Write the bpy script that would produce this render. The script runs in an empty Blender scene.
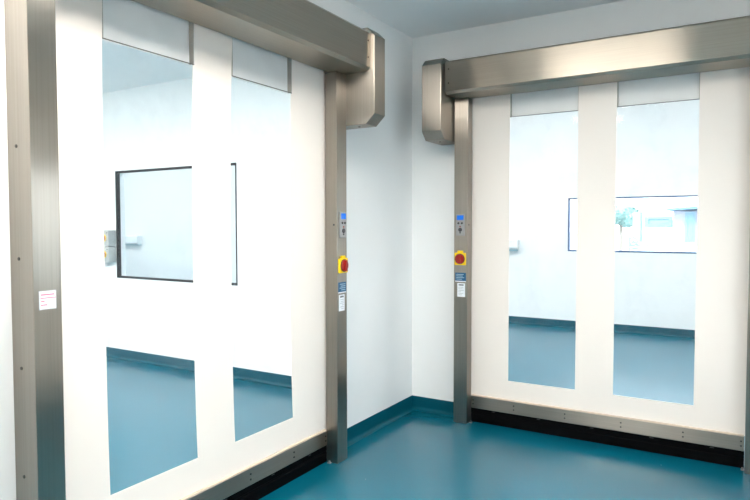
import bpy, bmesh, math, random
from mathutils import Vector, Matrix
random.seed(4)
SC = bpy.context.scene
COL = SC.collection
PI = math.pi

# ------------------------------------------------------------------ materials
def new_mat(name):
    m = bpy.data.materials.new(name); m.use_nodes = True
    nt = m.node_tree
    return m, nt, nt.nodes['Principled BSDF']

def plain(name, col, rough=.5, metal=0, spec=.5, noise=0, scale=8, bump=0, bscale=200, emit=None, coat=0):
    m, nt, b = new_mat(name)
    b.inputs['Base Color'].default_value = (*col, 1)
    b.inputs['Roughness'].default_value = rough
    b.inputs['Metallic'].default_value = metal
    b.inputs['Specular IOR Level'].default_value = spec
    b.inputs['Coat Weight'].default_value = coat
    if noise:
        tc = nt.nodes.new('ShaderNodeTexCoord'); n = nt.nodes.new('ShaderNodeTexNoise')
        n.inputs['Scale'].default_value = scale; n.inputs['Detail'].default_value = 4
        nt.links.new(tc.outputs['Object'], n.inputs['Vector'])
        r = nt.nodes.new('ShaderNodeValToRGB')
        r.color_ramp.elements[0].position = .3; r.color_ramp.elements[1].position = .7
        r.color_ramp.elements[0].color = (*[c * (1 - noise) for c in col], 1)
        r.color_ramp.elements[1].color = (*[min(1, c * (1 + noise)) for c in col], 1)
        nt.links.new(n.outputs['Fac'], r.inputs['Fac']); nt.links.new(r.outputs['Color'], b.inputs['Base Color'])
    if bump:
        tc = nt.nodes.new('ShaderNodeTexCoord'); n = nt.nodes.new('ShaderNodeTexNoise')
        n.inputs['Scale'].default_value = bscale; n.inputs['Detail'].default_value = 3
        nt.links.new(tc.outputs['Object'], n.inputs['Vector'])
        bp = nt.nodes.new('ShaderNodeBump'); bp.inputs['Strength'].default_value = bump; bp.inputs['Distance'].default_value = .01
        nt.links.new(n.outputs['Fac'], bp.inputs['Height']); nt.links.new(bp.outputs['Normal'], b.inputs['Normal'])
    if emit:
        b.inputs['Emission Color'].default_value = (*emit[0], 1); b.inputs['Emission Strength'].default_value = emit[1]
    return m

def steel(name, d, col=(.42, .372, .312), rough=.288, aniso=1.0):
    """brushed stainless steel, brushed along direction d (blurs across the brushing)"""
    m, nt, b = new_mat(name)
    b.inputs['Metallic'].default_value = 1
    b.inputs['Anisotropic'].default_value = aniso
    g = nt.nodes.new('ShaderNodeNewGeometry')
    cr = nt.nodes.new('ShaderNodeVectorMath'); cr.operation = 'CROSS_PRODUCT'
    nt.links.new(g.outputs['Normal'], cr.inputs[0]); cr.inputs[1].default_value = [c + .02 * (i + 1) for i, c in enumerate(d)]   # never parallel to a face normal
    nt.links.new(cr.outputs['Vector'], b.inputs['Tangent'])
    tc = nt.nodes.new('ShaderNodeTexCoord'); mp = nt.nodes.new('ShaderNodeMapping')
    mp.inputs['Scale'].default_value = [2.0 if abs(c) > .5 else 160.0 for c in d]
    n = nt.nodes.new('ShaderNodeTexNoise'); n.inputs['Scale'].default_value = 1; n.inputs['Detail'].default_value = 3
    nt.links.new(tc.outputs['Object'], mp.inputs['Vector']); nt.links.new(mp.outputs['Vector'], n.inputs['Vector'])
    r = nt.nodes.new('ShaderNodeValToRGB')
    r.color_ramp.elements[0].position = .25; r.color_ramp.elements[1].position = .75
    r.color_ramp.elements[0].color = (*[c * .93 for c in col], 1); r.color_ramp.elements[1].color = (*[c * 1.06 for c in col], 1)
    nt.links.new(n.outputs['Fac'], r.inputs['Fac']); nt.links.new(r.outputs['Color'], b.inputs['Base Color'])
    mr = nt.nodes.new('ShaderNodeMapRange')
    mr.inputs['To Min'].default_value = rough; mr.inputs['To Max'].default_value = rough + .012
    nt.links.new(n.outputs['Fac'], mr.inputs['Value']); nt.links.new(mr.outputs['Result'], b.inputs['Roughness'])
    return m

def sheet(name, tint, haze, hazecol, rough=.03, wear=0):
    """clear sheet: mostly transmits, reflects by Fresnel, scatters a little"""
    m = bpy.data.materials.new(name); m.use_nodes = True; nt = m.node_tree; nt.nodes.clear()
    out = nt.nodes.new('ShaderNodeOutputMaterial')
    t = nt.nodes.new('ShaderNodeBsdfTransparent'); t.inputs['Color'].default_value = (*tint, 1)
    df = nt.nodes.new('ShaderNodeBsdfDiffuse'); df.inputs['Color'].default_value = (*hazecol, 1)
    gl = nt.nodes.new('ShaderNodeBsdfGlossy'); gl.inputs['Roughness'].default_value = rough
    m1 = nt.nodes.new('ShaderNodeMixShader'); m2 = nt.nodes.new('ShaderNodeMixShader')
    m1.inputs['Fac'].default_value = haze
    if wear:
        tc = nt.nodes.new('ShaderNodeTexCoord'); n = nt.nodes.new('ShaderNodeTexNoise')
        n.inputs['Scale'].default_value = 5; n.inputs['Detail'].default_value = 8; n.inputs['Roughness'].default_value = .7
        nt.links.new(tc.outputs['Object'], n.inputs['Vector'])
        mr = nt.nodes.new('ShaderNodeMapRange'); mr.inputs['From Min'].default_value = .5; mr.inputs['From Max'].default_value = .8
        mr.inputs['To Min'].default_value = haze; mr.inputs['To Max'].default_value = haze + wear
        nt.links.new(n.outputs['Fac'], mr.inputs['Value']); nt.links.new(mr.outputs['Result'], m1.inputs['Fac'])
    lw = nt.nodes.new('ShaderNodeLayerWeight')          # Schlick reflectance of a thin sheet, same from both sides
    pw = nt.nodes.new('ShaderNodeMath'); pw.operation = 'POWER'; pw.inputs[1].default_value = 5
    fr = nt.nodes.new('ShaderNodeMapRange'); fr.inputs['To Min'].default_value = .018; fr.inputs['To Max'].default_value = .9
    lw.inputs['Blend'].default_value = .5
    nt.links.new(lw.outputs['Facing'], pw.inputs[0]); nt.links.new(pw.outputs[0], fr.inputs['Value'])
    nt.links.new(t.outputs[0], m1.inputs[1]); nt.links.new(df.outputs[0], m1.inputs[2])
    nt.links.new(fr.outputs[0], m2.inputs['Fac']); nt.links.new(m1.outputs[0], m2.inputs[1]); nt.links.new(gl.outputs[0], m2.inputs[2])
    nt.links.new(m2.outputs[0], out.inputs['Surface'])
    return m

def floor_mat(name, rough):
    m, nt, b = new_mat(name)
    b.inputs['IOR'].default_value = 1.56
    tc = nt.nodes.new('ShaderNodeTexCoord')
    n = nt.nodes.new('ShaderNodeTexNoise'); n.inputs['Scale'].default_value = .8; n.inputs['Detail'].default_value = 1
    nt.links.new(tc.outputs['Object'], n.inputs['Vector'])
    r = nt.nodes.new('ShaderNodeValToRGB'); r.color_ramp.elements[0].position = 0; r.color_ramp.elements[1].position = 1
    r.color_ramp.elements[0].color = (.000, .096, .148, 1); r.color_ramp.elements[1].color = (.001, .112, .172, 1)
    nt.links.new(n.outputs['Fac'], r.inputs['Fac'])
    # a few pale scuff specks in the coating
    v = nt.nodes.new('ShaderNodeTexNoise'); v.inputs['Scale'].default_value = 46; v.inputs['Detail'].default_value = 1
    nt.links.new(tc.outputs['Object'], v.inputs['Vector'])
    mr = nt.nodes.new('ShaderNodeMapRange'); mr.inputs['From Min'].default_value = .82; mr.inputs['From Max'].default_value = .85
    nt.links.new(v.outputs['Fac'], mr.inputs['Value'])
    mx = nt.nodes.new('ShaderNodeMix'); mx.data_type = 'RGBA'
    nt.links.new(mr.outputs['Result'], mx.inputs['Factor']); nt.links.new(r.outputs['Color'], mx.inputs['A'])
    mx.inputs['B'].default_value = (.25, .45, .52, 1)
    nt.links.new(mx.outputs['Result'], b.inputs['Base Color'])
    b.inputs['Roughness'].default_value = rough
    return m

def block_mat():
    m, nt, b = new_mat('pale_blockwork')
    tc = nt.nodes.new('ShaderNodeTexCoord'); mp = nt.nodes.new('ShaderNodeMapping')
    mp.inputs['Rotation'].default_value = (PI / 2, 0, 0)
    br = nt.nodes.new('ShaderNodeTexBrick'); br.inputs['Scale'].default_value = 1
    br.inputs['Brick Width'].default_value = .20; br.inputs['Row Height'].default_value = .09; br.inputs['Mortar Size'].default_value = .018
    br.inputs['Color1'].default_value = (.19, .27, .30, 1); br.inputs['Color2'].default_value = (.22, .31, .34, 1)
    br.inputs['Mortar'].default_value = (.6, .66, .68, 1)
    nt.links.new(tc.outputs['Object'], mp.inputs['Vector']); nt.links.new(mp.outputs['Vector'], br.inputs['Vector'])
    nt.links.new(br.outputs['Color'], b.inputs['Base Color']); b.inputs['Roughness'].default_value = .9
    return m

M = dict(
    wall=plain('white_wall_panel', (.90, .895, .885), .45, noise=.012, scale=3),
    ceil=plain('white_ceiling_paint', (.88, .885, .885), .7, noise=.012, scale=3),
    floor=floor_mat('teal_epoxy', .19), floormatt=floor_mat('teal_epoxy_satin', .277),
    base=plain('teal_skirting', (.0, .072, .108), .35, spec=.2, noise=.06, scale=6),
    steel_z=steel('steel_brushed_upright', (0, 0, 1), (.345, .312, .272)),
    steel_x=steel('steel_brushed_across', (1, 0, 0)),
    steel_y=steel('steel_brushed_along', (0, 1, 0)),
    bar_x=steel('steel_bar_across', (1, 0, 0), (.32, .29, .255)), bar_y=steel('steel_bar_along', (0, 1, 0), (.32, .29, .255)),
    bolt=plain('dark_steel_screw', (.09, .085, .08), .4, 1),
    zinc=plain('zinc_bolt', (.5, .5, .5), .35, 1),
    fabric=plain('cream_curtain_fabric', (.885, .80, .732), .42, spec=.35, bump=.03, bscale=6),
    seam=plain('dark_seam', (.10, .09, .08), .7),
    hem=plain('tan_curtain_hem', (.60, .48, .38), .6),
    taupe=plain('taupe_gap_shade', (.42, .39, .34), .6),  # shade of the gap beside each flap, put into the colour
    band=plain('grey_white_flap_fabric', (.80, .80, .79), .5, noise=.03, scale=5),
    pvc=sheet('clear_curtain_vinyl', (.97, .985, .988), .008, (.86, .92, .96), .05, wear=.05),
    glass=sheet('window_glass', (.93, .965, .985), .01, (.8, .9, .95), .0),
    rubber=plain('black_rubber', (.002, .002, .0025), .6, spec=.05),
    blackmetal=plain('black_window_frame', (.012, .012, .015), .6, spec=.2),
    bluemetal=plain('dark_blue_window_frame', (.03, .08, .20), .4),
    yellow=plain('yellow_plastic', (.95, .62, .0), .35),
    red=plain('red_plastic', (.32, .009, .007), .35),
    redprint=plain('red_print', (.80, .20, .28), .6),
    pinkprint=plain('pale_pink_print', (.86, .55, .62), .6),
    white=plain('white_label', (.86, .87, .90), .45),
    whiteplastic=plain('white_plastic', (.82, .84, .85), .4),
    bluelabel=plain('blue_label', (.016, .105, .22), .4),
    bluetext=plain('pale_blue_print', (.35, .50, .62), .5),
    ink=plain('black_print', (.03, .03, .035), .6),
    greyink=plain('grey_print', (.45, .46, .48), .6),
    panel=plain('grey_control_plate', (.36, .36, .36), .4, .3),
    screen=plain('blue_lit_display', (.01, .10, .45), .2, emit=((.02, .20, .85), .32)),
    button=plain('dark_button', (.05, .05, .055), .4),
    redbutton=plain('dull_red_button', (.30, .06, .05), .4),
    greybox=plain('light_grey_plastic', (.42, .435, .425), .45),
    lamp=plain('lit_diffuser', (.9, .9, .9), .5, emit=((1.0, .955, .89), 26)),
    lampsoft=plain('lit_diffuser_dimmed', (.9, .9, .9), .5, emit=((1.0, .955, .89), 14.5)),
    lampcool=plain('lit_diffuser_cool', (.9, .9, .9), .5, emit=((1.0, .975, .94), 17.5)),
    lampfar=plain('lit_diffuser_daylight', (.9, .9, .9), .5, emit=((1.0, .985, .97), 14.5)),
    lampframe=plain('white_lamp_frame', (.85, .85, .85), .4),
    ground=plain('pale_concrete', (.40, .44, .46), .9, noise=.05, scale=.7),
    render=plain('white_render', (.55, .58, .60), .9, noise=.03, scale=2),
    lilac=plain('pale_lilac_cladding', (.30, .30, .36), .8, noise=.02),
    roof=plain('blue_grey_roof', (.10, .19, .27), .7),
    slate=plain('blue_grey_glazing', (.15, .25, .31), .4),
    leaf=plain('pale_foliage', (.15, .25, .23), .9, noise=.25, scale=4),
    bark=plain('bark', (.22, .19, .16), .9),
    reel=plain('pale_blue_paint', (.17, .29, .34), .6),
    undershade=plain('pale_blue_undershade', (.42, .60, .66), .5),
    block=block_mat(),
)

# ------------------------------------------------------------------ mesh helpers (everything in world coordinates)
def B(): return bmesh.new()
def quad(bm, pts): return bm.faces.new([bm.verts.new(p) for p in pts])

def box(bm, x0, x1, y0, y1, z0, z1, bev=0, seg=2):
    x0, x1 = sorted((x0, x1)); y0, y1 = sorted((y0, y1)); z0, z1 = sorted((z0, z1))
    r = bmesh.ops.create_cube(bm, size=1)
    for v in r['verts']:
        v.co = Vector((x0 if v.co.x < 0 else x1, y0 if v.co.y < 0 else y1, z0 if v.co.z < 0 else z1))
    if bev:
        es = list({e for v in r['verts'] for e in v.link_edges})
        bmesh.ops.bevel(bm, geom=es, offset=bev, segments=seg, affect='EDGES', profile=.6)
    return bm

def prism(bm, poly, a0, a1, f, bev=0):
    """poly in (p, q), extruded a0..a1; f(a, p, q) -> world"""
    n = len(poly)
    A = [bm.verts.new(f(a0, *p)) for p in poly]; C = [bm.verts.new(f(a1, *p)) for p in poly]
    caps = [bm.faces.new(A), bm.faces.new(C[::-1])]
    sides = [bm.faces.new((A[i], C[i], C[(i + 1) % n], A[(i + 1) % n])) for i in range(n)]
    bmesh.ops.recalc_face_normals(bm, faces=caps + sides)
    if bev:
        es = list({e for fc in caps + sides for e in fc.edges})
        bmesh.ops.bevel(bm, geom=es, offset=bev, segments=2, affect='EDGES', profile=.6)
    return bm

def disc(bm, c, ax, r, h, n=24, r2=None, dome=0):
    """cylinder (or cone) from c along unit vector ax by h, optional domed end"""
    ax = Vector(ax).normalized(); c = Vector(c)
    t = Vector((0, 0, 1)) if abs(ax.z) < .9 else Vector((1, 0, 0))
    p = ax.cross(t).normalized(); q = ax.cross(p)
    rings = [(0, r), (h, r if r2 is None else r2)]
    if dome:
        for k in (1, 2, 3):
            a = k / 4 * PI / 2; rr = (r if r2 is None else r2)
            rings.append((h + dome * math.sin(a), rr * math.cos(a)))
    vs = [[bm.verts.new(c + ax * d + (p * math.cos(2 * PI * i / n) + q * math.sin(2 * PI * i / n)) * rr) for i in range(n)] for d, rr in rings]
    fs = [bm.faces.new(vs[0][::-1]), bm.faces.new(vs[-1])]
    for a, b in zip(vs, vs[1:]):
        for i in range(n): fs.append(bm.faces.new((a[i], a[(i + 1) % n], b[(i + 1) % n], b[i])))
    bmesh.ops.recalc_face_normals(bm, faces=fs)
    return bm

def panel(bm, us, vs, holes, w0, w1, f):
    """slab u x v with rectangular holes; f(u, v, w) -> world"""
    us = sorted(set(list(us) + [h[i] for h in holes for i in (0, 1)])); vs = sorted(set(list(vs) + [h[i] for h in holes for i in (2, 3)]))
    def solid(i, j):
        if not (0 <= i < len(us) - 1 and 0 <= j < len(vs) - 1): return False
        cu, cv = (us[i] + us[i + 1]) / 2, (vs[j] + vs[j + 1]) / 2
        return not any(h[0] < cu < h[1] and h[2] < cv < h[3] for h in holes)
    cache = {}
    def V(i, j, k):
        if (i, j, k) not in cache: cache[(i, j, k)] = bm.verts.new(f(us[i], vs[j], (w0, w1)[k]))
        return cache[(i, j, k)]
    for i in range(len(us) - 1):
        for j in range(len(vs) - 1):
            if not solid(i, j): continue
            for k in (0, 1): bm.faces.new([V(i, j, k), V(i + 1, j, k), V(i + 1, j + 1, k), V(i, j + 1, k)])
            for (di, dj, a, b) in ((-1, 0, (0, 0), (0, 1)), (1, 0, (1, 0), (1, 1)), (0, -1, (0, 0), (1, 0)), (0, 1, (0, 1), (1, 1))):
                if not solid(i + di, j + dj):
                    bm.faces.new([V(i + a[0], j + a[1], 0), V(i + b[0], j + b[1], 0), V(i + b[0], j + b[1], 1), V(i + a[0], j + a[1], 1)])
    bmesh.ops.recalc_face_normals(bm, faces=bm.faces[:])
    return bm

def sweep(bm, path, prof, side):
    """profile (offset into the room, z) along a plan path with mitred corners; side=+1 room on the left of travel"""
    n = len(path); P = [Vector((x, y)) for x, y in path]; rings = []
    for i in range(n):
        ds = []
        if i > 0: ds.append((P[i] - P[i - 1]).normalized())
        if i < n - 1: ds.append((P[i + 1] - P[i]).normalized())
        ns = [Vector((-d.y, d.x)) * side for d in ds]
        if len(ns) == 1: m = ns[0]
        else: m = (ns[0] + ns[1]) / (1 + ns[0].dot(ns[1]))
        rings.append([bm.verts.new((P[i].x + m.x * d, P[i].y + m.y * d, z)) for d, z in prof])
    k = len(prof)
    for a, b in zip(rings, rings[1:]):
        for i in range(k): bm.faces.new((a[i], a[(i + 1) % k], b[(i + 1) % k], b[i]))
    bm.faces.new(rings[0]); bm.faces.new(rings[-1][::-1])
    bmesh.ops.recalc_face_normals(bm, faces=bm.faces[:])
    return bm

ORG = {}
def obj(name, bm, m, parent=None, label=None, smooth=False, base=False):
    lo = Vector([min(v.co[i] for v in bm.verts) for i in range(3)]); hi = Vector([max(v.co[i] for v in bm.verts) for i in range(3)])
    c = (lo + hi) / 2
    if base: c.z = lo.z
    for v in bm.verts: v.co -= c
    me = bpy.data.meshes.new(name); bm.to_mesh(me); bm.free()
    me.materials.append(M[m])
    if smooth:
        for p in me.polygons: p.use_smooth = True
        me.set_sharp_from_angle(angle=math.radians(22))
    o = bpy.data.objects.new(name, me); COL.objects.link(o)
    ORG[o] = c
    if parent is not None:
        o.parent = parent; o.location = c - ORG[parent]
    else: o.location = c
    if label: o['label'] = label
    return o

def thing(name, label, cat, loc, group=None):
    o = bpy.data.objects.new(name, None); COL.objects.link(o); o.empty_display_size = .1
    o.location = loc; ORG[o] = Vector(loc)
    o['label'] = label; o['category'] = cat
    if group: o['group'] = group
    return o
def tag(o, label, cat, group=None):
    o['label'] = label; o['category'] = cat
    if group: o['group'] = group
    return o
def struct(name, bm, m, parent=None, smooth=False):
    o = obj(name, bm, m, parent, smooth=smooth)
    if parent is None: o['kind'] = 'structure'
    return o

# ------------------------------------------------------------------ the setting
H = 3.0; T = .12
XE = 3.15            # wall opposite the left door
YS = -6.5            # wall behind the camera
YN = 4.70            # outer wall of the far room
XW = -5.5            # far end of the left room
LU0 = -1.285; RU0 = .54; W = 1.797   # door openings
struct('floor', box(B(), -T, XE + T, YS - T, 0, -.1, 0), 'floor')
b = B(); box(b, XW - T, -T, YS - T, 0, -.1, 0); box(b, -11 - T, 4.8 + T, 0, YN + T, -.1, 0); struct('floor', b, 'floormatt')
b = B(); box(b, XW - T, XE + T, YS - T, 0, H, H + .15); struct('ceiling', b, 'ceil')
HF = 3.6             # the room beyond the right door is higher
b = box(B(), -11 - T, 4.8 + T, 0, YN + T, HF, HF + .15); struct('ceiling', b, 'ceil')
W1 = (-3.755, -1.915, .915, 2.112)      # inner window between left room and far room (x0,x1,z0,z1)
W2 = (.105, 2.35, 1.125, 1.895)         # outer window of the far room
W3 = (-2.35, -.95, .95, 2.0)            # window in the wall opposite the left door (y0,y1,z0,z1)
b = panel(B(), (YS, 0), (0, H), [(LU0 - W, LU0, -1, 2.45)], -T, 0, lambda u, v, w: (w, u, v)); struct('wall_left', b, 'wall')
b = panel(B(), (-11 - T, 4.8 + T), (0, HF), [(RU0, RU0 + W, -1, 2.45), W1], 0, T, lambda u, v, w: (u, w, v)); struct('wall_right', b, 'wall')
b = panel(B(), (YS, 0), (0, H), [W3], XE, XE + T, lambda u, v, w: (w, u, v)); struct('wall_opposite', b, 'wall')
b = box(B(), XW - T, XE + T, YS - T, YS, 0, H); struct('wall_behind', b, 'wall')
b = box(B(), XW - T, XW, YS, 0, 0, H); struct('wall_west', b, 'wall')
b = panel(B(), (-11 - T, 4.8 + T), (0, HF), [W2], YN, YN + T, lambda u, v, w: (u, w, v)); struct('wall_outer', b, 'wall')
b = box(B(), 4.8, 4.8 + T, T, YN, 0, HF); struct('wall_east', b, 'wall')
b = box(B(), -11 - T, -11, T, YN, 0, HF); struct('wall_end', b, 'wall')

cove = [(0, .110), (.003, .110), (.004, .107), (.004, .034)]
cove += [(.034 - .030 * math.cos(a), .034 - .0335 * math.sin(a)) for a in [k * PI / 12 for k in range(1, 7)]] + [(.034, 0), (0, 0)]
struct('baseboard_left', sweep(B(), [(0, -1.174), (0, 0), (.433, 0)], cove, -1), 'base', smooth=True)
struct('baseboard_right', sweep(B(), [(2.46, 0), (XE, 0), (XE, YS), (0, YS), (0, -3.21)], cove, -1), 'base', smooth=True)
struct('baseboard_beyond_left', sweep(B(), [(-T, LU0), (-T, 0), (XW, 0), (XW, YS), (-T, YS), (-T, LU0 - W)], cove, 1), 'base', smooth=True)
struct('baseboard_beyond_right', sweep(B(), [(RU0 + W, T), (4.8, T), (4.8, YN), (-11, YN), (-11, T), (RU0, T)], cove, 1), 'base', smooth=True)

# windows: a frame lining the opening, a pane inside it
def window(name, f, u0, u1, v0, v1, w0, w1, m, fw, bars=()):
    hs = []; cuts = [u0 + fw] + [x for bb in bars for x in (bb - .012, bb + .012)] + [u1 - fw]
    for a, c in zip(cuts[::2], cuts[1::2]): hs.append((a, c, v0 + fw, v1 - fw))
    fr = struct(name, panel(B(), (u0, u1), (v0, v1), hs, w0, w1, f), m)
    wm = w0 + (w1 - w0) * .6
    obj('window_pane', panel(B(), (u0 + fw * .6, u1 - fw * .6), (v0 + fw * .6, v1 - fw * .6), [], wm - .002, wm + .002, f), 'glass', fr)
    return fr
window('window_1', lambda u, v, w: (u, w, v), *W1, .002, .046, 'blackmetal', .022)
window('window_2', lambda u, v, w: (u, w, v), *W2, YN - .004, YN + .06, 'bluemetal', .02, bars=(.255,))
window('window_3', lambda u, v, w: (w, u, v), *W3, XE + .002, XE + .10, 'blackmetal', .022)

# ------------------------------------------------------------------ the rapid roll doors
def roll_door(label, P, base, sh, wins, zb, zt, housing_u, bow, extra):
    """P(u, n, z) -> world: u along the opening from the motor side, n out of the wall"""
    t = thing('rapid_roll_door', label, 'door', base, 'rapid roll-up doors')
    def ubox(bm, u0, u1, n0, n1, z0, z1, bev=0):
        a = P(u0, n0, z0); c = P(u1, n1, z1)
        return box(bm, a[0], c[0], a[1], c[1], z0, z1, bev)
    out = Vector(P(0, 1, 0)) - Vector(P(0, 0, 0)); al = Vector(P(1, 0, 0)) - Vector(P(0, 0, 0))
    # posts: folded box sections with a slot that guides the curtain
    def post(u0, u1, slot_low):
        us, s = (u1, -1) if not slot_low else (u0, 1)
        eu = u0 if not slot_low else u1
        poly = [(eu, 0), (eu, .145), (us, .145), (us, .058), (us + s * .045, .058), (us + s * .045, .034), (us, .034), (us, 0)]
        return obj('post', prism(B(), poly, .001, 2.449, lambda a, u, n: P(u, n, a), .0035), 'steel_z', t)
    p0 = post(-.109, 0, False); p1 = post(W, W + .106, True)
    # foot anchors beside the curtain slot
    for p, uu in ((p0, .010), (p1, W - .010)):
        bm = B(); ubox(bm, uu - .009, uu + .009, .075, .10, .0005, .004); disc(bm, P(uu, .0875, .004), (0, 0, 1), .007, .010, 6)
        obj('anchor_bolt', bm, 'zinc', p)
    # header: folded sheet, open over the curtain
    sh_ = .003
    prof = [(.075, 2.45), (.304, 2.45), (.325, 2.468), (.325, 2.672), (.312, 2.686), (.001, 2.686), (.001, 2.683),
            (.310, 2.683), (.322, 2.670), (.322, 2.469), (.303, 2.453), (.075, 2.453)]
    hd = obj('header', prism(B(), prof, -.107 + .002, W + .16, lambda a, n, z: P(a, n, z)), sh, t)
    for z in (2.525, 2.625):
        obj('screw', disc(B(), P(-.078, .325, z), out, .005, .003, 12), 'bolt', hd)
    # motor housing hanging beside the post
    u0, u1 = housing_u
    prof = [(.001, 2.128), (.288, 2.128), (.352, 2.190), (.352, 2.668), (.300, 2.717), (.001, 2.717)]
    hs = obj('motor_housing', prism(B(), prof, u0, u1, lambda a, n, z: P(a, n, z), .005), 'steel_z', t)
    bm = disc(B(), P((u0 + u1) / 2, .20, 2.1285), (0, 0, -1), .008, .004, 12); obj('screw', bm, 'bolt', hs)
    prof2 = [(.04, 2.168), (.27, 2.168), (.315, 2.21), (.315, 2.64), (.28, 2.675), (.04, 2.675)]
    obj('cover_plate', prism(B(), prof2, u0 - .002, u0 + .001, lambda a, n, z: P(a, n, z)), 'steel_z', hs)
    # curtain fabric with two tall openings
    c0, c1 = .0435, .0465; ztop = 2.62
    hole = [(a, c, zb, ztop) for a, c in wins]
    # the hanging sheet is drawn back a little in the middle by the air pressure
    def bw(u, z):
        a = min(1, max(0, u / W)); t_ = min(1, max(0, (z - .20) / 2.25))
        return -bow * (1 - abs(2 * a - 1) ** 4) * (1 - abs(2 * t_ - 1) ** 3)
    def PB(u, v, w): return P(u, w + bw(u, v), v)
    ug = [W * k / 24 for k in range(25)]; vg = [.2 + 2.25 * k / 30 for k in range(31)]
    def inside(g, a, c): return [a] + [x for x in g if a + .01 < x < c - .01] + [c]
    cu = obj('curtain', panel(B(), [-.030] + ug + [W + .030], inside(vg, .2, ztop), hole, c0, c1, PB), 'fabric', t, smooth=True)
    for a, c in wins:
        obj('clear_window', panel(B(), inside(ug, a, c), inside(vg, zb, zt), [], c0 + .0008, c1 - .0008, PB), 'pvc', cu, smooth=True)
        bm = B()   # flap of fabric set back above the clear window, side returns coloured dark as gap shade
        panel(bm, (a, c), (zt + .004, ztop), [], .012, .015, lambda u, v, w: P(u, w, v))
        ob = obj('top_flap', bm, 'band', cu)
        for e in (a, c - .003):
            obj('return_shade', panel(B(), (.0155, c0 + .001), (zt + .004, ztop), [], e, e + .003, lambda u, v, w: P(w, u, v)), 'taupe', cu)
        obj('seam_strip', panel(B(), (a, c), (zt, zt + .0035), [], c0 - .003, c1 - .001, lambda u, v, w: P(u, w, v)), 'seam', cu)
    # bottom bar
    prof = [(.030, .108), (.062, .108), (.066, .112), (.066, .200), (.030, .200)]
    bar = obj('bottom_bar', prism(B(), prof, .004, W - .004, lambda a, n, z: P(a, n, z)), sh.replace('steel', 'bar'), t)
    obj('hem', prism(B(), [(.030, .2002), (.064, .2002), (.062, .2075), (.030, .2085)], .004, W - .004, lambda a, n, z: P(a, n, z)), 'hem', cu)
    for uu in (.020, .338, .708, 1.080, 1.456, W - .020):
        for z in (.141, .170):
            obj('bolt', disc(B(), P(uu, .066, z), out, .0055, .003, 12, dome=.0015), 'bolt', bar)
    # ribbed rubber skirt below the bar
    prof = [(.028, .001), (.058, .001), (.060, .060), (.057, .064), (.057, .070), (.060, .074), (.060, .108), (.028, .108)]
    sk = obj('rubber_skirt', prism(B(), prof, .002, W - .002, lambda a, n, z: P(a, n, z)), 'rubber', t)
    for uu in (.18, .52, .89, 1.27, 1.62):
        obj('clip', ubox(B(), uu - .012, uu + .012, .0602, .062, .097, .102), 'bolt', sk)
    # --- controls on the motor-side post
    uc = -.054; nf = .1452
    cp = obj('control_panel', ubox(B(), uc - .034, uc + .034, nf, nf + .012, 1.425, 1.585, .003), 'panel', t, 'slim grey control panel with a lit blue display')
    obj('display', ubox(B(), uc - .026, uc + .026, nf + .012, nf + .0135, 1.541, 1.576), 'screen', cp, 'lit blue display')
    for du in (-.014, .014):
        obj('button', disc(B(), P(uc + du, nf + .012, 1.517), out, .0075, .004, 16, dome=.0015), 'ink', cp)
    obj('button', disc(B(), P(uc, nf + .012, 1.468), out, .015, .004, 20, dome=.003), 'button', cp)
    for k in range(2):
        obj('button', disc(B(), P(uc, nf + .012, 1.492 - k * .046), out, .006, .003, 14), 'redbutton' if k == 0 else 'button', cp)
    # rotary isolator: yellow plate with a hasp tab, round red handle
    sw = obj('isolator_switch', B_iso(ubox, P, uc, nf), 'yellow', t, 'yellow rotary isolator switch with a red handle', smooth=True)
    kb = B(); disc(kb, P(uc, nf + .018, 1.250), out, .037, .008, 32, r2=.034)
    kn = obj('handle', kb, 'red', sw, 'red round handle', smooth=True)
    kb = B(); ubox(kb, uc - .0105, uc + .0105, nf + .026, nf + .038, 1.250 - .034, 1.250 + .034, .004)
    obj('grip', kb, 'red', kn, smooth=True)
    obj('collar', disc(B(), P(uc, nf + .0155, 1.250), out, .040, .0035, 32), 'button', sw)
    # printed labels on the post
    bl = obj('blue_label', ubox(B(), uc - .043, uc + .043, nf, nf + .0012, 1.077, 1.145), 'bluelabel', t, 'dark blue label with pale lines of print')
    bm = B()
    for k, (z, l) in enumerate(((1.130, .060), (1.118, .052), (1.106, .064), (1.094, .046))):
        ubox(bm, uc - .035, uc - .035 + l, nf + .0012, nf + .0018, z, z + .005)
    obj('print', bm, 'bluetext', bl)
    bm = B(); ubox(bm, uc - .043, uc + .043, nf + .0012, nf + .0018, 1.077, 1.084); obj('border', bm, 'white', bl)
    wl = obj('white_label', ubox(B(), uc - .026, uc + .036, nf, nf + .0012, .964, 1.066), 'white', t, 'white label with a bold heading and lines of small print')
    bm = B()
    for k in range(5): ubox(bm, uc - .014 + .008 * k, uc - .0085 + .008 * k, nf + .0012, nf + .0018, 1.048, 1.058 + (.002 if k % 2 else 0))
    obj('heading', bm, 'ink', wl)
    bm = B()
    for k, l in enumerate((.040, .034, .044, .022, .040, .030)):
        ubox(bm, uc - .018, uc - .018 + l, nf + .0012, nf + .0018, 1.034 - k * .0115, 1.037 - k * .0115)
    obj('print', bm, 'greyink', wl)
    # sensor hole in the jamb
    obj('sensor_eye', disc(B(), P(-.001, .122, 1.505), al, .006, .003, 16), 'button', p0)
    extra(t, p0, p1, P, ubox, out, al)
    return t

def B_iso(ubox, P, uc, nf):
    bm = B(); ubox(bm, uc - .045, uc + .045, nf, nf + .016, 1.203, 1.296, .006); ubox(bm, uc - .022, uc + .022, nf, nf + .014, 1.290, 1.312, .004)
    return bm

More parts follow.
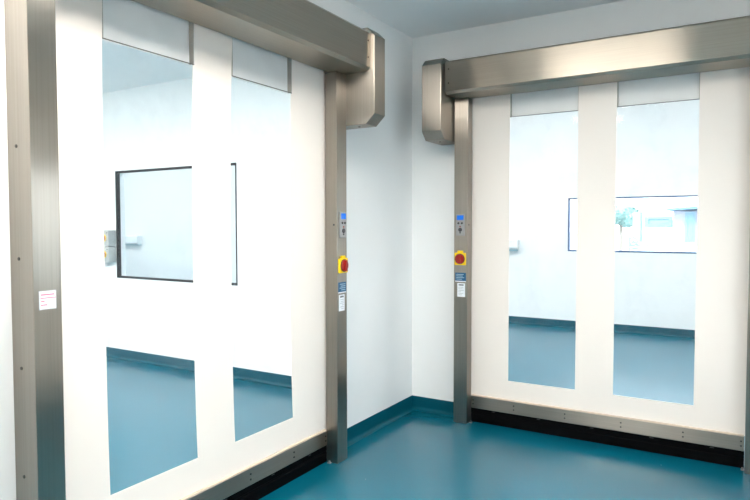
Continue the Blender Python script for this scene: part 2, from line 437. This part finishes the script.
def left_extra(t, p0, p1, P, ubox, out, al):
    for z in (.18, .58, .981, 1.381, 1.787):
        obj('screw', disc(B(), P(W + .1055, .060, z), al, .0065, .003, 12, dome=.002), 'bolt', p1)
    u0, u1 = 1.822, 1.881; n = .1452
    wl = obj('notice_label', ubox(B(), u0, u1, n, n + .0012, 1.200, 1.263), 'white', t, 'small white notice label with pink and red print')
    bm = B(); ubox(bm, u0 + .004, u1 - .003, n + .0012, n + .0018, 1.249, 1.2545)
    ubox(bm, u0, u1 - .002, n + .0012, n + .0018, 1.2375, 1.2415); ubox(bm, u1 - .018, u1 - .004, n + .0012, n + .0018, 1.226, 1.231)
    ubox(bm, u1 - .028, u1 - .003, n + .0012, n + .0018, 1.2125, 1.217); obj('heading', bm, 'redprint', wl)
    bm = B(); ubox(bm, u0 + .004, u1 - .003, n + .0012, n + .0018, 1.2085, 1.2115); ubox(bm, u0 + .03, u1 - .003, n + .0012, n + .0018, 1.202, 1.2065)
    obj('print', bm, 'pinkprint', wl)
    bm = panel(B(), (u0 - .003, u1 + .003), (1.197, 1.266), [(u0, u1, 1.200, 1.263)], n, n + .001, lambda u, v, w: P(u, w, v)); obj('border', bm, 'greyink', wl)
def right_extra(t, p0, p1, P, ubox, out, al): pass

roll_door('white rapid roll-up door on the left with a pink-printed notice on its near steel post',
          lambda u, n, z: (n, LU0 - u, z), (.07, LU0 - W / 2, 0), 'steel_y', [(.310, .792), (1.048, 1.535)], .364, 2.266, (-.240, -.1095), .024, left_extra)
roll_door('white rapid roll-up door on the right facing the camera, steel header reflecting a ceiling light',
          lambda u, n, z: (RU0 + u, -n, z), (RU0 + W / 2, -.07, 0), 'steel_x', [(.287, .771), (1.023, 1.512)], .347, 2.290, (-.280, -.124), 0, right_extra)

# ------------------------------------------------------------------ boxes on the walls beyond the doors
def button_box(z0, z1, label):
    x0, x1, d = -3.965, -3.757, -.10
    t = thing('switch_box', label, 'switch', ((x0 + x1) / 2, 0, z0), 'grey switch boxes beside the inner window')
    obj('box', box(B(), x0, x1, d + .02, -.001, z0, z1, .006), 'greybox', t)
    obj('lid', box(B(), x0 - .003, x1 + .003, d, d + .02, z0 - .001, z1 + .001, .005), 'greybox', t)
    zc = (z0 + z1) / 2
    for x in (x0 + .02, x1 - .02):
        obj('screw', disc(B(), (x, d, z1 - .03), (0, -1, 0), .007, .002, 12), 'bolt', t)
    obj('collar', disc(B(), ((x0 + x1) / 2 + .028, d, zc), (0, -1, 0), .042, .006, 24), 'yellow', t)
    obj('push_button', disc(B(), ((x0 + x1) / 2 + .028, d - .006, zc), (0, -1, 0), .034, .028, 24, dome=.01), 'red', t, 'red push button', smooth=True)
button_box(1.275, 1.452, 'grey switch box left of the black-framed inner window, upper of the pair')
button_box(1.094, 1.268, 'grey switch box left of the black-framed inner window, lower of the pair')

def wall_unit(x0, x1, z0, z1, y, d, label):
    t = thing('wall_box', label, 'wall box', ((x0 + x1) / 2, y, z0))
    prof = [(0.001, z0), (d * .8, z0), (d, z0 + .03), (d, z1 - .01), (d - .02, z1), (0.001, z1)]
    obj('casing', prism(B(), prof, x0, x1, lambda a, n, z: (a, y - n, z), .004), 'whiteplastic', t)
    obj('underside_shade', box(B(), x0 + .02, x1 - .02, y - d * .7, y - .001, z0 - .022, z0 - .001, .004), 'undershade', t, 'pale blue strip coloured as shade under the casing', smooth=True)  # thin strip whose blue stands in for shade below the casing
wall_unit(-.93, -.615, 1.135, 1.285, YN, .10, 'small white wall box with underside shade coloured pale blue seen through the right door')
wall_unit(-10.5, -9.27, 1.085, 1.275, YN, .14, 'long white wall box seen through the black-framed inner window')

# ------------------------------------------------------------------ recessed ceiling lights
def light(x0, x1, y0, y1, m, label, group, H=H):
    t = thing('ceiling_light', label, 'ceiling light', ((x0 + x1) / 2, (y0 + y1) / 2, H), group)
    obj('frame', panel(B(), (x0 - .025, x1 + .025), (y0 - .025, y1 + .025), [(x0, x1, y0, y1)], H - .012, H - .0005, lambda u, v, w: (u, v, w)), 'lampframe', t)
    obj('diffuser', box(B(), x0, x1, y0, y1, H - .008, H - .001), m, t)
    return t
for y, x0, x1, s in ((-2.35, .63, 1.83, 'ceiling light panel reflected in the right door header'), (-3.55, .40, 1.60, 'ceiling light panel over the camera end of the room'), (-4.75, .22, .80, 'small added fill light panel nearest the wall behind the camera')):  # the small rear panel is an unseen fill light, added to brighten the room
    light(x0, x1, y - .3, y + .3, 'lampsoft' if y > -3 else 'lamp', s, 'ceiling lights of the near room')
for y in (-2.3, -3.8, -5.3):
    for x in (-3.9, -1.7):
        light(x - .66, x + .66, y - .3, y + .3, 'lampcool', 'flush ceiling light panel of the room beyond the left door', 'ceiling lights beyond the left door')
for x in (-9.3, -6.3, -3.3, -.3, 2.7):
    for y in (1.0, 2.3):
        light(x - .66, x + .66, y - .3, y + .3, 'lampfar', 'flush ceiling light panel of the room beyond the right door', 'ceiling lights beyond the right door', HF)

# ------------------------------------------------------------------ outside the far window
b = box(B(), -80, 80, -60, 120, -.4, -.101); struct('ground', b, 'ground')
t = tag(obj('block_wall', panel(B(), (-.30, 7), (-.10, 1.06), [], 13.0, 13.2, lambda u, v, w: (u, w, v)), 'block'),
        'low pale block wall outside the far window', 'wall')
t = thing('hose_reel', 'small round pale blue reel in front of the block wall outside', 'reel', (-.19, 12.9, -.1))
bm = B()
bmesh.ops.create_circle(bm, segments=8, radius=.03)
bm.free(); bm = B()
R0, r0 = .10, .028
ring = [[bm.verts.new((-.19 + (R0 + r0 * math.cos(b_)) * math.cos(a), 12.9 + r0 * math.sin(b_), 1.08 + (R0 + r0 * math.cos(b_)) * math.sin(a))) for b_ in [k * PI / 4 for k in range(8)]] for a in [k * PI / 12 for k in range(24)]]
for i in range(24):
    for j in range(8): bm.faces.new((ring[i][j], ring[(i + 1) % 24][j], ring[(i + 1) % 24][(j + 1) % 8], ring[i][(j + 1) % 8]))
bmesh.ops.recalc_face_normals(bm, faces=bm.faces[:]); obj('rim', bm, 'reel', t, smooth=True)
bm = B(); disc(bm, (-.19, 12.86, 1.08), (0, 1, 0), .03, .08, 12); obj('hub', bm, 'reel', t)
bm = B(); disc(bm, (-.29, 12.9, -.1), (0, 0, 1), .022, 1.5, 10); obj('stand', bm, 'reel', t)
# low white building with a long window
t = thing('outbuilding', 'low white building with one band window, behind the block wall', 'building', (-.5, 27, -.1))
w0 = obj('walls', panel(B(), (-1.95, .1), (-.1, 2.05), [(-1.40, .02 - .45, 1.48, 1.83)], 25, 29, lambda u, v, w: (u, w, v)), 'render', t)
fr = obj('window', panel(B(), (-1.46, -.37), (1.43, 1.88), [(-1.32, -.50, 1.55, 1.77)], 24.95, 25.05, lambda u, v, w: (u, w, v)), 'slate', t)
obj('pane', panel(B(), (-1.32, -.50), (1.55, 1.77), [], 25.0, 25.02, lambda u, v, w: (u, w, v)), 'reel', fr)
obj('vent_box', box(B(), -.33, -.18, 24.8, 25, 1.42, 1.72), 'slate', t)
obj('downpipe', disc(B(), (-1.62, 24.92, .2), (0, 0, 1), .06, 1.95, 12), 'slate', t)
# lilac shed with dark roof
t = thing('shed', 'pale lilac building with a blue-grey roof and dark tall door at right of far window', 'building', (2, 22, -.1))
obj('walls', box(B(), .12, 5, 20, 24, -.1, 2.02), 'lilac', t)
rf = B(); prism(rf, [(-.06, 2.02), (5.4, 2.30), (5.4, 2.44), (-.06, 2.10)], 19.5, 24.5, lambda a, x, z: (x, a, z)); obj('roof', rf, 'roof', t)
dr = obj('door', panel(B(), (.50, .82), (.9, 1.98), [(.58, .74, 1.0, 1.9)], 19.95, 20.05, lambda u, v, w: (u, w, v)), 'slate', t)
obj('pane', panel(B(), (.58, .74), (1.0, 1.9), [], 19.99, 20.01, lambda u, v, w: (u, w, v)), 'reel', dr)
# tree
t = thing('tree', 'pale green tree at the left of the far window view', 'tree', (-3.9, 34, -.1))
obj('trunk', disc(B(), (-3.9, 34, -.1), (0, 0, 1), .14, 1.6, 12, r2=.08), 'bark', t)
bm = B()
for k in range(420):
    a = random.uniform(0, 2 * PI); e = random.uniform(-1, 1); rr = random.uniform(.5, 1) ** .4
    c = Vector((-3.9 + 1.2 * rr * math.cos(a) * math.sqrt(1 - e * e), 34 + 1.1 * rr * math.sin(a) * math.sqrt(1 - e * e), 2.05 + .6 * rr * e))
    s = random.uniform(.07, .16); R = Matrix.Rotation(random.uniform(0, 6), 3, Vector((random.random(), random.random(), random.random() + .1)).normalized())
    quad(bm, [c + R @ Vector(p) * s for p in ((-1, 0, 0), (0, -.5, .1), (1, 0, 0), (0, .5, .1))])
for k in range(9):
    a = k * .7; m = Matrix.Translation((-3.9 + .6 * math.cos(a), 34 + .5 * math.sin(a), 2.0 + .22 * math.sin(k * 2.1)))
    bmesh.ops.create_icosphere(bm, subdivisions=2, radius=.45, matrix=m)
obj('crown', bm, 'leaf', t)

# ------------------------------------------------------------------ daylight
w = bpy.data.worlds.new('World'); SC.world = w; w.use_nodes = True
bg = w.node_tree.nodes['Background']; bg.inputs['Color'].default_value = (.93, .97, 1, 1); bg.inputs['Strength'].default_value = 6
sl = bpy.data.lights.new('sun', 'SUN'); sl.energy = 3.0; sl.angle = .02; sl.color = (1, .97, .93)
so = bpy.data.objects.new('sun', sl); COL.objects.link(so); so.location = (0, -20, 30); so.rotation_euler = (math.radians(42), 0, 0)

# ------------------------------------------------------------------ camera
f = 614.25; yaw, pit, rol = -.541126, -.03970805, -.0011196
d = Vector((math.sin(yaw) * math.cos(pit), math.cos(yaw) * math.cos(pit), math.sin(pit)))
r = d.cross(Vector((0, 0, 1))).normalized(); u = r.cross(d)
r2 = math.cos(rol) * r + math.sin(rol) * u; u2 = -math.sin(rol) * r + math.cos(rol) * u
cam = bpy.data.cameras.new('camera'); cam.sensor_width = 36; cam.lens = f / 750 * 36; cam.clip_start = .02; cam.clip_end = 500
co = bpy.data.objects.new('camera', cam); COL.objects.link(co)
co.matrix_world = Matrix(((r2.x, u2.x, -d.x, 2.30865), (r2.y, u2.y, -d.y, -4.42818), (r2.z, u2.z, -d.z, 1.5), (0, 0, 0, 1)))
SC.camera = co

SC.view_settings.view_transform = 'Standard'; SC.view_settings.look = 'None'
SC.view_settings.gamma = 1; SC.view_settings.use_curve_mapping = False
SC.view_settings.exposure = 0.42
SC.cycles.max_bounces = 14; SC.cycles.diffuse_bounces = 7; SC.cycles.glossy_bounces = 6; SC.cycles.transparent_max_bounces = 24
SC.cycles.use_denoising = True; SC.cycles.caustics_reflective = False; SC.cycles.caustics_refractive = False
